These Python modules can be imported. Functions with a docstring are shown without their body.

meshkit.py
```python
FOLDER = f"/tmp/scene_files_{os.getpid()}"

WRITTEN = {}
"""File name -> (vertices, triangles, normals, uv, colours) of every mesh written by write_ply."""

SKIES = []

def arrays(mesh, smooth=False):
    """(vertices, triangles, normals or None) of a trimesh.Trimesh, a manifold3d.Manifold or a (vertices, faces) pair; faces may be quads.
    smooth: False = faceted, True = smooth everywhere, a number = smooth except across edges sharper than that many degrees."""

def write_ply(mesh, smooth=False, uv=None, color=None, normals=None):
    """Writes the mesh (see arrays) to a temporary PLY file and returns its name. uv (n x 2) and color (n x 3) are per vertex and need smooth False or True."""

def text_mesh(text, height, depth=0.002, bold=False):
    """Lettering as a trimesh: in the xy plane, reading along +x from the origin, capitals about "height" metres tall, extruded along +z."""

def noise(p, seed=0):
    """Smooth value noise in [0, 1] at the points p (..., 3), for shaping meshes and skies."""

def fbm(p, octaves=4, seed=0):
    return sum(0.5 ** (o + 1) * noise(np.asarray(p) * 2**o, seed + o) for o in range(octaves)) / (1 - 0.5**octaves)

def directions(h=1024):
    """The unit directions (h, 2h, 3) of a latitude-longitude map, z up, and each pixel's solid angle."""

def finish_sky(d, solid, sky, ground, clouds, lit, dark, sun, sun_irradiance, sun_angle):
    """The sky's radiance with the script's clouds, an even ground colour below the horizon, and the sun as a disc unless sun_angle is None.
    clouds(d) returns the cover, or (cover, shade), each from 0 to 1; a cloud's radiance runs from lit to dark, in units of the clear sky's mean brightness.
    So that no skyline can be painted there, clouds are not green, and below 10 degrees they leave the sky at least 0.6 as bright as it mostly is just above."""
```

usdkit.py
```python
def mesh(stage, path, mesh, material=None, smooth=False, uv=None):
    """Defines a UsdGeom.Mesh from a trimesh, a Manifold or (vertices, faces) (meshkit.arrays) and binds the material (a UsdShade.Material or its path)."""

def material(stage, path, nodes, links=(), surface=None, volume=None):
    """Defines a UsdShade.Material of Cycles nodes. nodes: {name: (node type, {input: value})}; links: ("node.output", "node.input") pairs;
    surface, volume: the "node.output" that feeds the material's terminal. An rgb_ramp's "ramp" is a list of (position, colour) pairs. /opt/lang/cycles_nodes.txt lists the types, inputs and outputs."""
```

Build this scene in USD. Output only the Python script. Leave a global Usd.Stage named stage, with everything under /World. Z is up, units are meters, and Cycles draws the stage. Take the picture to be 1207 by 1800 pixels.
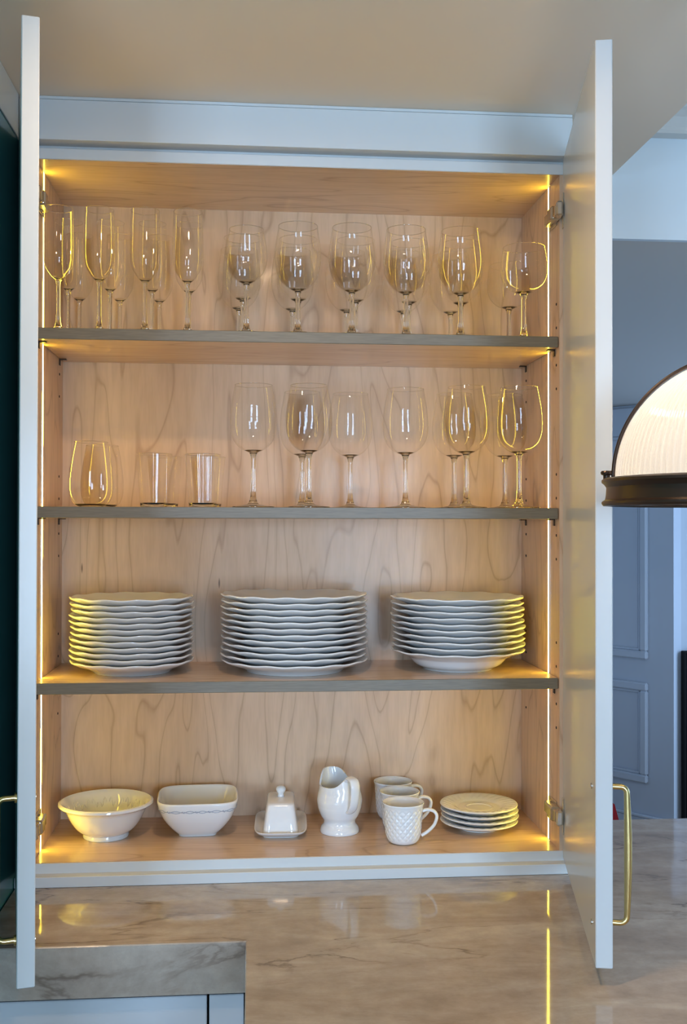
import math, random
import numpy as np, trimesh, usdkit
from scipy.interpolate import PchipInterpolator
from shapely.geometry import Polygon
from pxr import Usd, UsdGeom, UsdLux, UsdShade, Gf, Sdf

random.seed(7)
rng = np.random.default_rng(7)
stage = Usd.Stage.CreateInMemory()
UsdGeom.SetStageUpAxis(stage, UsdGeom.Tokens.z)
UsdGeom.SetStageMetersPerUnit(stage, 1.0)
UsdGeom.Xform.Define(stage, '/World')
UsdGeom.Scope.Define(stage, '/World/Looks')

# ------------------------------------------------------------------ camera
IMG_W, IMG_H = 1207, 1800
F_PX = 1855.8
yaw, pitch, roll = np.radians([4.9244, 0.5867, 0.1223])
fwd = np.array([math.sin(yaw) * math.cos(pitch), math.cos(yaw) * math.cos(pitch), math.sin(pitch)])
rt = np.array([math.cos(yaw), -math.sin(yaw), 0]); up = np.cross(rt, fwd)
rt, up = math.cos(roll) * rt + math.sin(roll) * up, -math.sin(roll) * rt + math.cos(roll) * up
eye = np.array([-0.0852, -1.8092, 1.5253])
cam = UsdGeom.Camera.Define(stage, '/World/Camera')
M = np.eye(4); M[0, :3], M[1, :3], M[2, :3], M[3, :3] = rt, up, -fwd, eye
cam.AddTransformOp().Set(Gf.Matrix4d(*M.ravel().tolist()))
cam.CreateHorizontalApertureAttr(36.0); cam.CreateVerticalApertureAttr(36.0 * IMG_H / IMG_W)
cam.CreateFocalLengthAttr(36.0 * F_PX / IMG_W)
cam.CreateClippingRangeAttr(Gf.Vec2f(0.05, 60))
EXPOSURE = 0.0
cam.CreateExposureAttr(EXPOSURE)

# ------------------------------------------------------------------ light (daylight through the windows; lamps are with their builders)
WINDOW_L, WINDOW_C = 34.0, (0.505, 0.74, 1.06)
SIDE_L, SIDE_C = 4.0, (0.42, 0.72, 1.0)
HALL_L, HALL_C = 6.5, (0.42, 0.64, 1.0)
LED_RGB = (23.0, 17.0, 1.3)
BULB_RGB = (30.0, 24.0, 17.5)
CAN_L, CAN_C = 215.0, (1.0, 0.70, 0.42)


def rect_light(path, loc, target, w, h, L, col):
    l = UsdLux.RectLight.Define(stage, path)
    l.CreateWidthAttr(w); l.CreateHeightAttr(h); l.CreateIntensityAttr(L); l.CreateColorAttr(Gf.Vec3f(*col))
    d = np.asarray(target, float) - np.asarray(loc, float); d /= np.linalg.norm(d)
    u = np.array([0, 0, 1.0]) if abs(d[2]) < 0.9 else np.array([0, 1.0, 0])
    x = np.cross(d, u); x /= np.linalg.norm(x); y = np.cross(x, d)
    m = np.eye(4); m[0, :3], m[1, :3], m[2, :3], m[3, :3] = x, y, -d, loc
    l.AddTransformOp().Set(Gf.Matrix4d(*m.ravel().tolist()))
    return l


dome = UsdLux.DomeLight.Define(stage, '/World/SkyDome')
dome.CreateIntensityAttr(0.05); dome.CreateColorAttr(Gf.Vec3f(0.6, 0.8, 1.0))
WIN_Y, WIN_Z0, WIN_Z1 = -3.9, .80, 1.95
WIN_X = [(-1.72, -1.00), (0.28, 1.00)]
for k, (a, b) in enumerate(WIN_X):
    rect_light(f'/World/WindowLight_{k}', ((a + b) / 2, WIN_Y - 0.09, (WIN_Z0 + WIN_Z1) / 2), ((a + b) / 2, 5, (WIN_Z0 + WIN_Z1) / 2), b - a - 0.04, WIN_Z1 - WIN_Z0 - 0.04, WINDOW_L, WINDOW_C)
rect_light('/World/SideWindowLight', (3.28, -1.4, 1.5), (0, -1.4, 1.5), 1.36, 1.16, SIDE_L, SIDE_C)
rect_light('/World/HallWindowLight', (3.28, 1.9, 1.25), (0, 1.9, 1.25), 1.3, 1.4, HALL_L, HALL_C)

# ------------------------------------------------------------------ dimensions (metres; x along the cabinet, y into it, z up)
IW = 0.45                          # half the inner width
ZC, ZB = 2.1364, 0.9548            # underside of cabinet top, top of cabinet bottom
SHELF = (1.8532, 1.5517, 1.2546)
TH, DEPTH = 0.019, 0.2628
CT, CT0 = 0.92, 0.846              # counter top, underside of its thick edge
FF, FT = 2.163, 2.2367             # fascia bottom, low ceiling
WL = -0.476                        # face of the left wall
LED_Y = 0.066

# ------------------------------------------------------------------ helpers
counts = {}


def numbered(parent, name):
    k = counts.get((parent, name), 0); counts[(parent, name)] = k + 1
    return f'{parent}/{name}' if k == 0 else f'{parent}/{name}_{k:03d}'


def meta(p, label=None, cat=None, group=None, kind=None):
    for k, v in (('label', label), ('category', cat), ('group', group), ('kind', kind)):
        if v:
            p.SetCustomDataByKey(k, v)
    return p


def path_of(parent):
    return '/World' if parent is None else (parent if isinstance(parent, str) else str(parent.GetPath()))


def obj(name, mesh, mat, parent=None, smooth=False, **tags):
    m = usdkit.mesh(stage, numbered(path_of(parent), name), mesh, MAT[mat], smooth=smooth)
    return meta(m.GetPrim(), **tags)


def thing(name, loc=(0, 0, 0), rotz=0.0, **tags):
    x = UsdGeom.Xform.Define(stage, numbered('/World', name))
    x.AddTranslateOp().Set(Gf.Vec3d(*map(float, loc))); x.AddRotateZOp().Set(float(rotz))
    return meta(x.GetPrim(), **tags)


def dup(root, loc, rotz=0.0, **tags):
    base = root.GetName().rsplit('_', 1)[0] if root.GetName()[-3:].isdigit() else root.GetName()
    r = thing(base, loc, rotz)
    r.GetReferences().AddInternalReference(root.GetPath()); r.SetInstanceable(True)
    was = root.GetCustomData()
    meta(r, tags.get('label'), tags.get('cat') or was.get('category'), tags.get('group') or was.get('group'))
    return r


def box(lo, hi, b=0.0):
    lo, hi = np.minimum(lo, hi).astype(float), np.maximum(lo, hi).astype(float)
    if b <= 0:
        m = trimesh.creation.box(hi - lo); m.apply_translation((lo + hi) / 2); return m
    b = min(b, (hi - lo).min() * 0.45)
    pts = []
    for sx in (0, 1):
        for sy in (0, 1):
            for sz in (0, 1):
                c = np.array([hi[0] if sx else lo[0], hi[1] if sy else lo[1], hi[2] if sz else lo[2]])
                ins = np.array([-b if sx else b, -b if sy else b, -b if sz else b])
                for k in range(3):
                    q = c + ins; q[k] = c[k]; pts.append(q)
    return trimesh.Trimesh(pts, process=False).convex_hull if False else trimesh.convex.convex_hull(np.array(pts))


def cat(*ms):
    return trimesh.util.concatenate(list(ms))


def lathe(profile, n=64, closed=False, rmod=None, zmod=None):
    """profile: (r, z) points. Rings of n vertices; a ring of radius 0 becomes one pole vertex."""
    p = np.asarray(profile, float); ang = np.arange(n) * 2 * np.pi / n
    v, rings, f = [], [], []
    for r, z in p:
        if r < 1e-7:
            rings.append([len(v)]); v.append((0, 0, z))
        else:
            rr = r * (rmod(r, z, ang) if rmod else np.ones(n)); zz = z + (zmod(r, z, ang) if zmod else np.zeros(n))
            rings.append(list(range(len(v), len(v) + n))); v += list(zip(rr * np.cos(ang), rr * np.sin(ang), zz))
    pairs = list(zip(rings[:-1], rings[1:]))
    if closed:
        pairs.append((rings[-1], rings[0]))
    for a, b in pairs:
        for i in range(n):
            j = (i + 1) % n
            if len(a) == 1 and len(b) == 1:
                break
            if len(a) == 1:
                f.append((a[0], b[j], b[i]))
            elif len(b) == 1:
                f.append((a[i], a[j], b[0]))
            else:
                f += [(a[i], a[j], b[j]), (a[i], b[j], b[i])]
    return trimesh.Trimesh(np.array(v), np.array(f), process=False)


def curve(pts, n=40):
    """A smooth (r, z) curve through points given in order of z."""
    p = np.asarray(pts, float); s = np.concatenate([[0], np.cumsum(np.hypot(*np.diff(p, axis=0).T))])
    t = np.linspace(0, s[-1], n)
    return list(zip(PchipInterpolator(s, p[:, 0])(t), PchipInterpolator(s, p[:, 1])(t)))


def tube(path, radii, n=16, caps=True, flat=None):
    """A swept tube along 3-D points; flat=(a, b) gives an elliptical section in units of the radius."""
    p = np.asarray(path, float); r = np.broadcast_to(radii, len(p)); t = np.gradient(p, axis=0); t /= np.linalg.norm(t, axis=1, keepdims=True)
    a = np.cross(t[0], [0, 0, 1.0]); a = np.cross(t[0], [1.0, 0, 0]) if np.linalg.norm(a) < 0.2 else a
    v = []; ang = np.arange(n) * 2 * np.pi / n; fa, fb = flat or (1, 1)
    for k in range(len(p)):
        a = a - t[k] * (a @ t[k]); a /= np.linalg.norm(a); b = np.cross(t[k], a)
        v += list(p[k] + r[k] * (fa * np.cos(ang)[:, None] * a + fb * np.sin(ang)[:, None] * b))
    f = []
    for k in range(len(p) - 1):
        for i in range(n):
            j = (i + 1) % n; A, B = k * n, (k + 1) * n
            f += [(A + i, A + j, B + j), (A + i, B + j, B + i)]
    if caps:
        v += [p[0], p[-1]]; c0, c1 = len(v) - 2, len(v) - 1; e = (len(p) - 1) * n
        for i in range(n):
            j = (i + 1) % n; f += [(c0, j, i), (c1, e + i, e + j)]
    m = trimesh.Trimesh(np.array(v), np.array(f), process=False)
    return m


def bezier(pts, n=24):
    """Catmull-Rom through 3-D points."""
    p = np.asarray(pts, float); s = np.concatenate([[0], np.cumsum(np.linalg.norm(np.diff(p, axis=0), axis=1))])
    t = np.linspace(0, s[-1], n)
    return np.stack([PchipInterpolator(s, p[:, k])(t) for k in range(3)], 1)


def moved(m, loc=(0, 0, 0), rotz=0.0):
    m = m.copy(); m.apply_transform(trimesh.transformations.rotation_matrix(math.radians(rotz), [0, 0, 1])); m.apply_translation(loc); return m


def oriented(m, origin, X, Y, Z=(0, 0, 1)):
    m = m.copy(); T = np.eye(4); T[:3, 0], T[:3, 1], T[:3, 2], T[:3, 3] = X, Y, Z, origin; m.apply_transform(T); return m


# ------------------------------------------------------------------ materials
MAT = {}


def mat(name, nodes, links=(), surface='p.BSDF'):
    MAT[name] = usdkit.material(stage, f'/World/Looks/{name}', nodes, links, surface=surface)


def paint(name, col, rough=0.35, spec=0.5, bump=0.0):
    n = {'p': ('principled_bsdf', {'base_color': col, 'roughness': rough, 'specular_ior_level': spec})}; l = []
    if bump:
        n |= {'g': ('geometry', {}), 'n': ('noise_texture', {'scale': 220.0, 'detail': 2.0}), 'b': ('bump', {'strength': bump, 'distance': 0.001})}
        l = [('g.position', 'n.vector'), ('n.fac', 'b.height'), ('b.normal', 'p.normal')]
    mat(name, n, l)


def wood(name, scale, seed, coat=.65):
    """Clear-lacquered maple: broad tone drift, contour lines of stretched noise (cathedral figure), fine streaks."""
    sx, sy, sz = scale
    mat(name, {
        'g': ('geometry', {}),
        'm': ('mapping', {'scale': (sx, sy, sz), 'location': (seed, seed * 1.7, seed * .3)}),
        'fm': ('mapping', {'scale': (sx * 14, sy * 14, sz * 9), 'location': (seed, 0, 0)}),
        'n1': ('noise_texture', {'scale': 1.0, 'detail': 2.5, 'roughness': 0.5, 'distortion': 0.35}),
        'k': ('math', {'math_type': 'multiply', 'value2': 11.0}),
        'fr': ('math', {'math_type': 'fraction'}),
        'r1': ('rgb_ramp', {'ramp': [(0, (1, 1, 1)), (.05, (.35, .35, .35)), (.14, (.1, .1, .1)), (.6, (0, 0, 0)), (.95, (.25, .25, .25)), (1, (1, 1, 1))]}),
        'n2': ('noise_texture', {'scale': 1.0, 'detail': 3.0, 'roughness': 0.6}),
        'n3': ('noise_texture', {'scale': .55, 'detail': 2.0}),
        'r3': ('rgb_ramp', {'ramp': [(.3, (.575, .37, .225)), (.5, (.655, .45, .29)), (.7, (.705, .502, .34))]}),
        'c1': ('mix', {'mix_type': 'mix', 'color2': (.36, .215, .115)}),
        'f1': ('math', {'math_type': 'multiply', 'value2': .55}),
        'r2': ('rgb_ramp', {'ramp': [(.3, (.9, .88, .86)), (.6, (1.03, 1.03, 1.03))]}),
        'c2': ('mix', {'mix_type': 'multiply', 'fac': .8}),
        'vk': ('voronoi_texture', {'scale': 2.2, 'feature': 'f1'}),
        'rk': ('rgb_ramp', {'ramp': [(0, (1, 1, 1)), (.018, (.8, .8, .8)), (.035, (0, 0, 0)), (1, (0, 0, 0))]}),
        'c3': ('mix', {'mix_type': 'mix', 'color2': (.16, .085, .045)}),
        'p': ('principled_bsdf', {'roughness': .42, 'specular_ior_level': .35, 'coat_weight': coat, 'coat_roughness': .09, 'coat_ior': 1.45}),
    }, [('g.position', 'm.vector'), ('g.position', 'fm.vector'), ('m.vector', 'n1.vector'), ('n1.fac', 'k.value1'), ('k.value', 'fr.value1'),
        ('fr.value', 'r1.fac'), ('fm.vector', 'n2.vector'), ('m.vector', 'n3.vector'), ('n3.fac', 'r3.fac'), ('r1.color', 'f1.value1'), ('f1.value', 'c1.fac'),
        ('r3.color', 'c1.color1'), ('n2.fac', 'r2.fac'), ('c1.color', 'c2.color1'), ('r2.color', 'c2.color2'), ('m.vector', 'vk.vector'), ('vk.distance', 'rk.fac'),
        ('rk.color', 'c3.fac'), ('c2.color', 'c3.color1'), ('c3.color', 'p.base_color')])


wood('maple_upright', (6.5, 6.5, 1.25), 3.1, .08)
wood('maple_lengthwise', (1.0, 7.0, 7.0), 8.4)
mat('shelf_edge', {'g': ('geometry', {}), 'm': ('mapping', {'scale': (30, 400, 400)}), 'n': ('noise_texture', {'scale': 1.0, 'detail': 3.0}),
                   'r': ('rgb_ramp', {'ramp': [(.3, (.155, .125, .082)), (.7, (.20, .165, .110))]}), 'p': ('principled_bsdf', {'roughness': .4})},
    [('g.position', 'm.vector'), ('m.vector', 'n.vector'), ('n.fac', 'r.fac'), ('r.color', 'p.base_color')])


def stone(name):
    mat(name, {
        'g': ('geometry', {}),
        'rot': ('mapping', {'rotation': (0.0, 0.35, 0.42), 'scale': (3.2, 10.0, 8.0)}),
        'n1': ('noise_texture', {'scale': 1.3, 'detail': 8.0, 'roughness': .62, 'distortion': .9}),
        'n4': ('noise_texture', {'scale': 26.0, 'detail': 8.0, 'roughness': .7}),
        'r1': ('rgb_ramp', {'ramp': [(.25, (.33, .265, .21)), (.45, (.42, .35, .285)), (.58, (.48, .415, .345)), (.78, (.56, .50, .43))]}),
        'r4': ('rgb_ramp', {'ramp': [(.3, (.80, .80, .80)), (.65, (1.07, 1.07, 1.07))]}),
        'c1': ('mix', {'mix_type': 'multiply', 'fac': .9}),
        'vm': ('mapping', {'rotation': (0.0, 0.25, 0.38), 'scale': (1.5, 6.0, 5.0), 'location': (.35, .2, .1)}),
        'n2': ('noise_texture', {'scale': 1.25, 'detail': 7.0, 'roughness': .55, 'distortion': .6}),
        'a': ('math', {'math_type': 'subtract', 'value2': .5}), 'b': ('math', {'math_type': 'absolute'}),
        'r2': ('rgb_ramp', {'ramp': [(0, (1, 1, 1)), (.004, (.8, .8, .8)), (.011, (.16, .16, .16)), (.035, (0, 0, 0)), (1, (0, 0, 0))]}),
        'n3': ('noise_texture', {'scale': 4.0, 'detail': 3.0}),
        'r3': ('rgb_ramp', {'ramp': [(.44, (0, 0, 0)), (.6, (1, 1, 1))]}),
        'f': ('math', {'math_type': 'multiply'}), 'f2': ('math', {'math_type': 'multiply', 'value2': .75}),
        'c2': ('mix', {'mix_type': 'mix', 'color2': (.13, .085, .06)}),
        'p': ('principled_bsdf', {'roughness': .055, 'specular_ior_level': .65}),
    }, [('g.position', 'rot.vector'), ('rot.vector', 'n1.vector'), ('g.position', 'n4.vector'), ('n1.fac', 'r1.fac'), ('n4.fac', 'r4.fac'),
        ('r1.color', 'c1.color1'), ('r4.color', 'c1.color2'), ('g.position', 'vm.vector'), ('vm.vector', 'n2.vector'), ('n2.fac', 'a.value1'),
        ('a.value', 'b.value1'), ('b.value', 'r2.fac'), ('g.position', 'n3.vector'), ('n3.fac', 'r3.fac'), ('r2.color', 'f.value1'), ('r3.color', 'f.value2'),
        ('f.value', 'f2.value1'), ('f2.value', 'c2.fac'), ('c1.color', 'c2.color1'), ('c2.color', 'p.base_color')])


stone('quartzite')
paint('white_paint', (.64, .655, .64), .36, .4, .05)
paint('door_paint', (.58, .59, .58), .20, .2, .04)
paint('ceiling_paint', (.83, .71, .57), .7, .3, .1)
paint('wall_paint', (.66, .75, .80), .6, .3, .1)
paint('hall_paint', (.62, .66, .72), .6, .3)
paint('hall_ceiling_paint', (.56, .54, .50), .7, .3)
paint('green_paint', (.045, .235, .220), .16, .6)
paint('base_paint', (.66, .665, .68), .35, .5)
paint('dark_void', (.015, .015, .016), .8, .2)
paint('dark_lacquer', (.006, .007, .012), .4, .4)
paint('red_fabric', (.42, .01, .015), .7, .3)
paint('porcelain', (.82, .82, .81), .07, .55)
paint('grey_glaze', (.42, .45, .50), .15, .5)
paint('oak_floor', (.34, .24, .15), .4, .4)
mat('brass', {'p': ('principled_bsdf', {'base_color': (.62, .47, .20), 'metallic': 1.0, 'roughness': .26})})
mat('nickel', {'p': ('principled_bsdf', {'base_color': (.60, .55, .48), 'metallic': 1.0, 'roughness': .22})})
mat('bronze', {'p': ('principled_bsdf', {'base_color': (.045, .026, .017), 'metallic': .55, 'roughness': .33})})
mat('led_glow', {'e': ('emission', {'color': tuple(c / max(LED_RGB) for c in LED_RGB), 'strength': max(LED_RGB)})}, surface='e.emission')
mat('bulb_glow', {'e': ('emission', {'color': tuple(c / max(BULB_RGB) for c in BULB_RGB), 'strength': max(BULB_RGB)})}, surface='e.emission')
mat('thin_glass', {
    'f': ('math', {'math_type': 'power', 'value2': 4.2}), 'k': ('math', {'math_type': 'multiply_add', 'value2': .80, 'value3': .025, 'use_clamp': True}),
    'lw': ('layer_weight', {'blend': .5}),
    'r': ('rgb_ramp', {'ramp': [(0, (1, 1, .999)), (.6, (.996, .995, .99)), (.85, (.955, .95, .925)), (1, (.74, .72, .65))]}),
    't': ('transparent_bsdf', {}), 'g': ('glossy_bsdf', {'color': (1, 1, 1), 'roughness': .015}), 'm': ('mix_closure', {}),
}, [('lw.facing', 'f.value1'), ('f.value', 'k.value1'), ('k.value', 'm.fac'), ('lw.facing', 'r.fac'), ('r.color', 't.color'), ('t.BSDF', 'm.closure1'), ('g.BSDF', 'm.closure2')], surface='m.closure')
mat('clear_glass', {
    'f': ('math', {'math_type': 'power', 'value2': 4.2}), 'k': ('math', {'math_type': 'multiply_add', 'value2': .80, 'value3': .025, 'use_clamp': True}),
    'lw': ('layer_weight', {'blend': .5}), 't': ('refraction_bsdf', {'color': (.992, .992, .985), 'roughness': 0.0, 'IOR': 1.0}), 'g': ('glossy_bsdf', {'color': (1, 1, 1), 'roughness': .015}), 'm': ('mix_closure', {}),
}, [('lw.facing', 'f.value1'), ('f.value', 'k.value1'), ('k.value', 'm.fac'), ('t.BSDF', 'm.closure1'), ('g.BSDF', 'm.closure2')], surface='m.closure')
mat('solid_glass', {'g': ('glass_bsdf', {'color': (.985, .985, .965), 'roughness': 0.0, 'IOR': 1.5})}, surface='g.BSDF')
mat('window_pane', {
    'f': ('fresnel', {'IOR': 1.5}), 't': ('transparent_bsdf', {}), 'g': ('glossy_bsdf', {'color': (1, 1, 1), 'roughness': .01}), 'm': ('mix_closure', {}),
}, [('f.fac', 'm.fac'), ('t.BSDF', 'm.closure1'), ('g.BSDF', 'm.closure2')], surface='m.closure')
mat('ribbed_glass', {
    'lw': ('layer_weight', {'blend': .5}), 'q': ('math', {'math_type': 'power', 'value2': 5.0}), 'f': ('math', {'math_type': 'multiply_add', 'value2': .9, 'value3': .05}), 't': ('transparent_bsdf', {'color': (.95, .94, .92)}), 'd': ('translucent_bsdf', {'color': (.92, .90, .87)}),
    'm1': ('mix_closure', {'fac': .78}), 'g': ('glossy_bsdf', {'color': (1, 1, 1), 'roughness': .05}), 'm': ('mix_closure', {}),
}, [('t.BSDF', 'm1.closure1'), ('d.BSDF', 'm1.closure2'), ('lw.facing', 'q.value1'), ('q.value', 'f.value1'), ('f.value', 'm.fac'), ('m1.closure', 'm.closure1'), ('g.BSDF', 'm.closure2')], surface='m.closure')

# ------------------------------------------------------------------ setting
S = dict(kind='structure')
RX, HB = 3.2, 0.30                                   # right wall, plane of the wall the cabinet stands against
CEIL, HALL_CEIL = 2.42, 2.112
obj('floor', box((-2.2, -4.0, -.05), (3.6, 6.0, 0)), 'oak_floor', **S)
obj('ceiling', box((-2.2, -4.0, FT), (.645, HB + .02, CEIL + .1)), 'ceiling_paint', label='lowered ceiling above the cabinet, ending in a straight edge at right', **S)
obj('ceiling', box((.645, -4.0, CEIL), (RX + .1, HB + .02, CEIL + .1)), 'ceiling_paint', label='higher ceiling to the right of the lowered part', **S)
obj('ceiling', box((.50, HB + .0155, HALL_CEIL), (3.6, 6.0, HALL_CEIL + .1)), 'hall_ceiling_paint', label='grey ceiling of the room beyond the opening', **S)
obj('wall_left', box((WL - .1, -.9, 0), (WL, HB + .02, FF)), 'green_paint', label='glossy dark green wall left of the cabinet', **S)
obj('trim_1', box((WL - .1, -.9, FF + .0005), (WL + .002, -.0225, FT - .0005), .0008), 'white_paint', label='white fascia along the top of the dark green wall', **S)
wb = obj('wall_back', cat(box((WL - .1, HB, 0), (.50, HB + .12, CEIL)), box((.50, HB, HALL_CEIL - .001), (RX + .1, HB + .015, CEIL)), box((.50, HB, 0), (RX + .1, HB + .12, .83))),
         'wall_paint', label='wall behind the cabinet with the wide opening at right', **S)
cr = [(0, 0), (.030, .0), (.034, .006), (.034, .012), (.042, .030), (.052, .040), (.058, .044), (.058, .052), (.070, .075), (.078, .083), (.078, .0985), (0, .0985)]
crown = trimesh.creation.extrude_polygon(Polygon(cr), RX - .66, engine='earcut')
obj('trim_2', oriented(crown, (.66, HB, 2.321), (0, -1, 0), (0, 0, 1), (1, 0, 0)), 'white_paint', label='crown moulding at the top of the wall over the opening', **S)
obj('wall_right', cat(box((RX, -4.0, 0), (RX + .1, -2.1, CEIL)), box((RX, -.7, 0), (RX + .1, HB, CEIL)), box((RX, -2.1, 0), (RX + .1, -.7, .9)), box((RX, -2.1, 2.1), (RX + .1, -.7, CEIL))), 'wall_paint', label='right wall with a window', **S)
w4 = meta(UsdGeom.Xform.Define(stage, '/World/window_4').GetPrim(), kind='structure', label='window in the right wall')
obj('window_frame', cat(box((RX + .01, -2.1, .9), (RX + .06, -2.05, 2.1)), box((RX + .01, -.75, .9), (RX + .06, -.7, 2.1)), box((RX + .01, -2.05, .9), (RX + .06, -.75, .95)), box((RX + .01, -2.05, 2.05), (RX + .06, -.75, 2.1)), box((RX + .01, -1.42, .95), (RX + .06, -1.38, 2.05))), 'white_paint', w4)
obj('wall_nook', cat(box((-2.2, -1.0, 0), (WL - .1, -.9, CEIL)), box((-2.3, -4.0, 0), (-2.2, -.9, CEIL))), 'wall_paint', label='walls of the part of the room left of the viewer', **S)
# wall behind the camera, with its two windows
x0, x1 = WIN_X[0][0], WIN_X[1][1]; m0, m1 = WIN_X[0][1], WIN_X[1][0]
y0, y1 = WIN_Y - .12, WIN_Y
obj('wall_front', cat(box((-2.2, y0, 0), (RX + .1, y1, WIN_Z0)), box((-2.2, y0, WIN_Z1), (RX + .1, y1, CEIL)), box((-2.2, y0, WIN_Z0), (x0, y1, WIN_Z1)), box((x1, y0, WIN_Z0), (RX + .1, y1, WIN_Z1)),
                      box((m0, y0, WIN_Z0), (m1, y1, WIN_Z1))), 'wall_paint', label='wall with the two windows', **S)
for k, (a, b) in enumerate(WIN_X):
    w = meta(UsdGeom.Xform.Define(stage, f'/World/window_{k + 1}').GetPrim(), kind='structure', label=('left' if k == 0 else 'right') + ' window in the wall behind the viewer')
    fr = [box((a, WIN_Y - .06, WIN_Z0), (b, WIN_Y - .01, WIN_Z0 + .05), .004), box((a, WIN_Y - .06, WIN_Z1 - .05), (b, WIN_Y - .01, WIN_Z1), .004),
          box((a, WIN_Y - .06, WIN_Z0 + .05), (a + .05, WIN_Y - .01, WIN_Z1 - .05), .004), box((b - .05, WIN_Y - .06, WIN_Z0 + .05), (b, WIN_Y - .01, WIN_Z1 - .05), .004)]
    obj('window_frame', cat(*fr), 'white_paint', w)
    obj('muntin', box((a + .05, WIN_Y - .05, 1.48), (b - .05, WIN_Y - .02, 1.52), .003), 'white_paint', w)
    obj('pane', box((a + .05, WIN_Y - .037, WIN_Z0 + .05), (b - .05, WIN_Y - .033, WIN_Z1 - .05)), 'window_pane', w)

# room beyond the opening: an angled panelled wall, a wall running on to the right, outer walls
C0 = np.array([1.932, 3.115, 0.0]); U1 = np.array([-.63, .777, 0]); U1 /= np.linalg.norm(U1); N1 = np.array([-U1[1], U1[0], 0])  # N1 towards the viewer
if N1 @ (eye - C0) < 0:
    N1 = -N1


def on_wall(lo, hi, b=0.0):
    return oriented(box(lo, hi, b), C0, U1, N1) if np.linalg.det(np.array([U1, N1, [0, 0, 1]])) > 0 else oriented(box(lo, hi, b), C0, U1, N1)


wf = obj('wall_far', on_wall((0, -.12, 0), (2.6, 0, HALL_CEIL)), 'hall_paint', label='panelled wall of the room beyond the opening', **S)


def moulding(t0, t1, z0, z1, w=.040, d=.026):
    pf = lambda a, b: [on_wall(a, b, .006)]
    ms = [on_wall((t0, 0, z0), (t1, d, z0 + w), .007), on_wall((t0, 0, z1 - w), (t1, d, z1), .007), on_wall((t0, 0, z0 + w), (t0 + w, d, z1 - w), .007), on_wall((t1 - w, 0, z0 + w), (t1, d, z1 - w), .007),
          on_wall((t0 + w, 0, z0 + w), (t1 - w, d * .55, z0 + w + .012), .003), on_wall((t0 + w, 0, z1 - w - .012), (t1 - w, d * .55, z1 - w), .003),
          on_wall((t0 + w, 0, z0 + w), (t0 + w + .012, d * .55, z1 - w), .003), on_wall((t1 - w - .012, 0, z0 + w), (t1 - w, d * .55, z1 - w), .003)]
    return cat(*ms)


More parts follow.
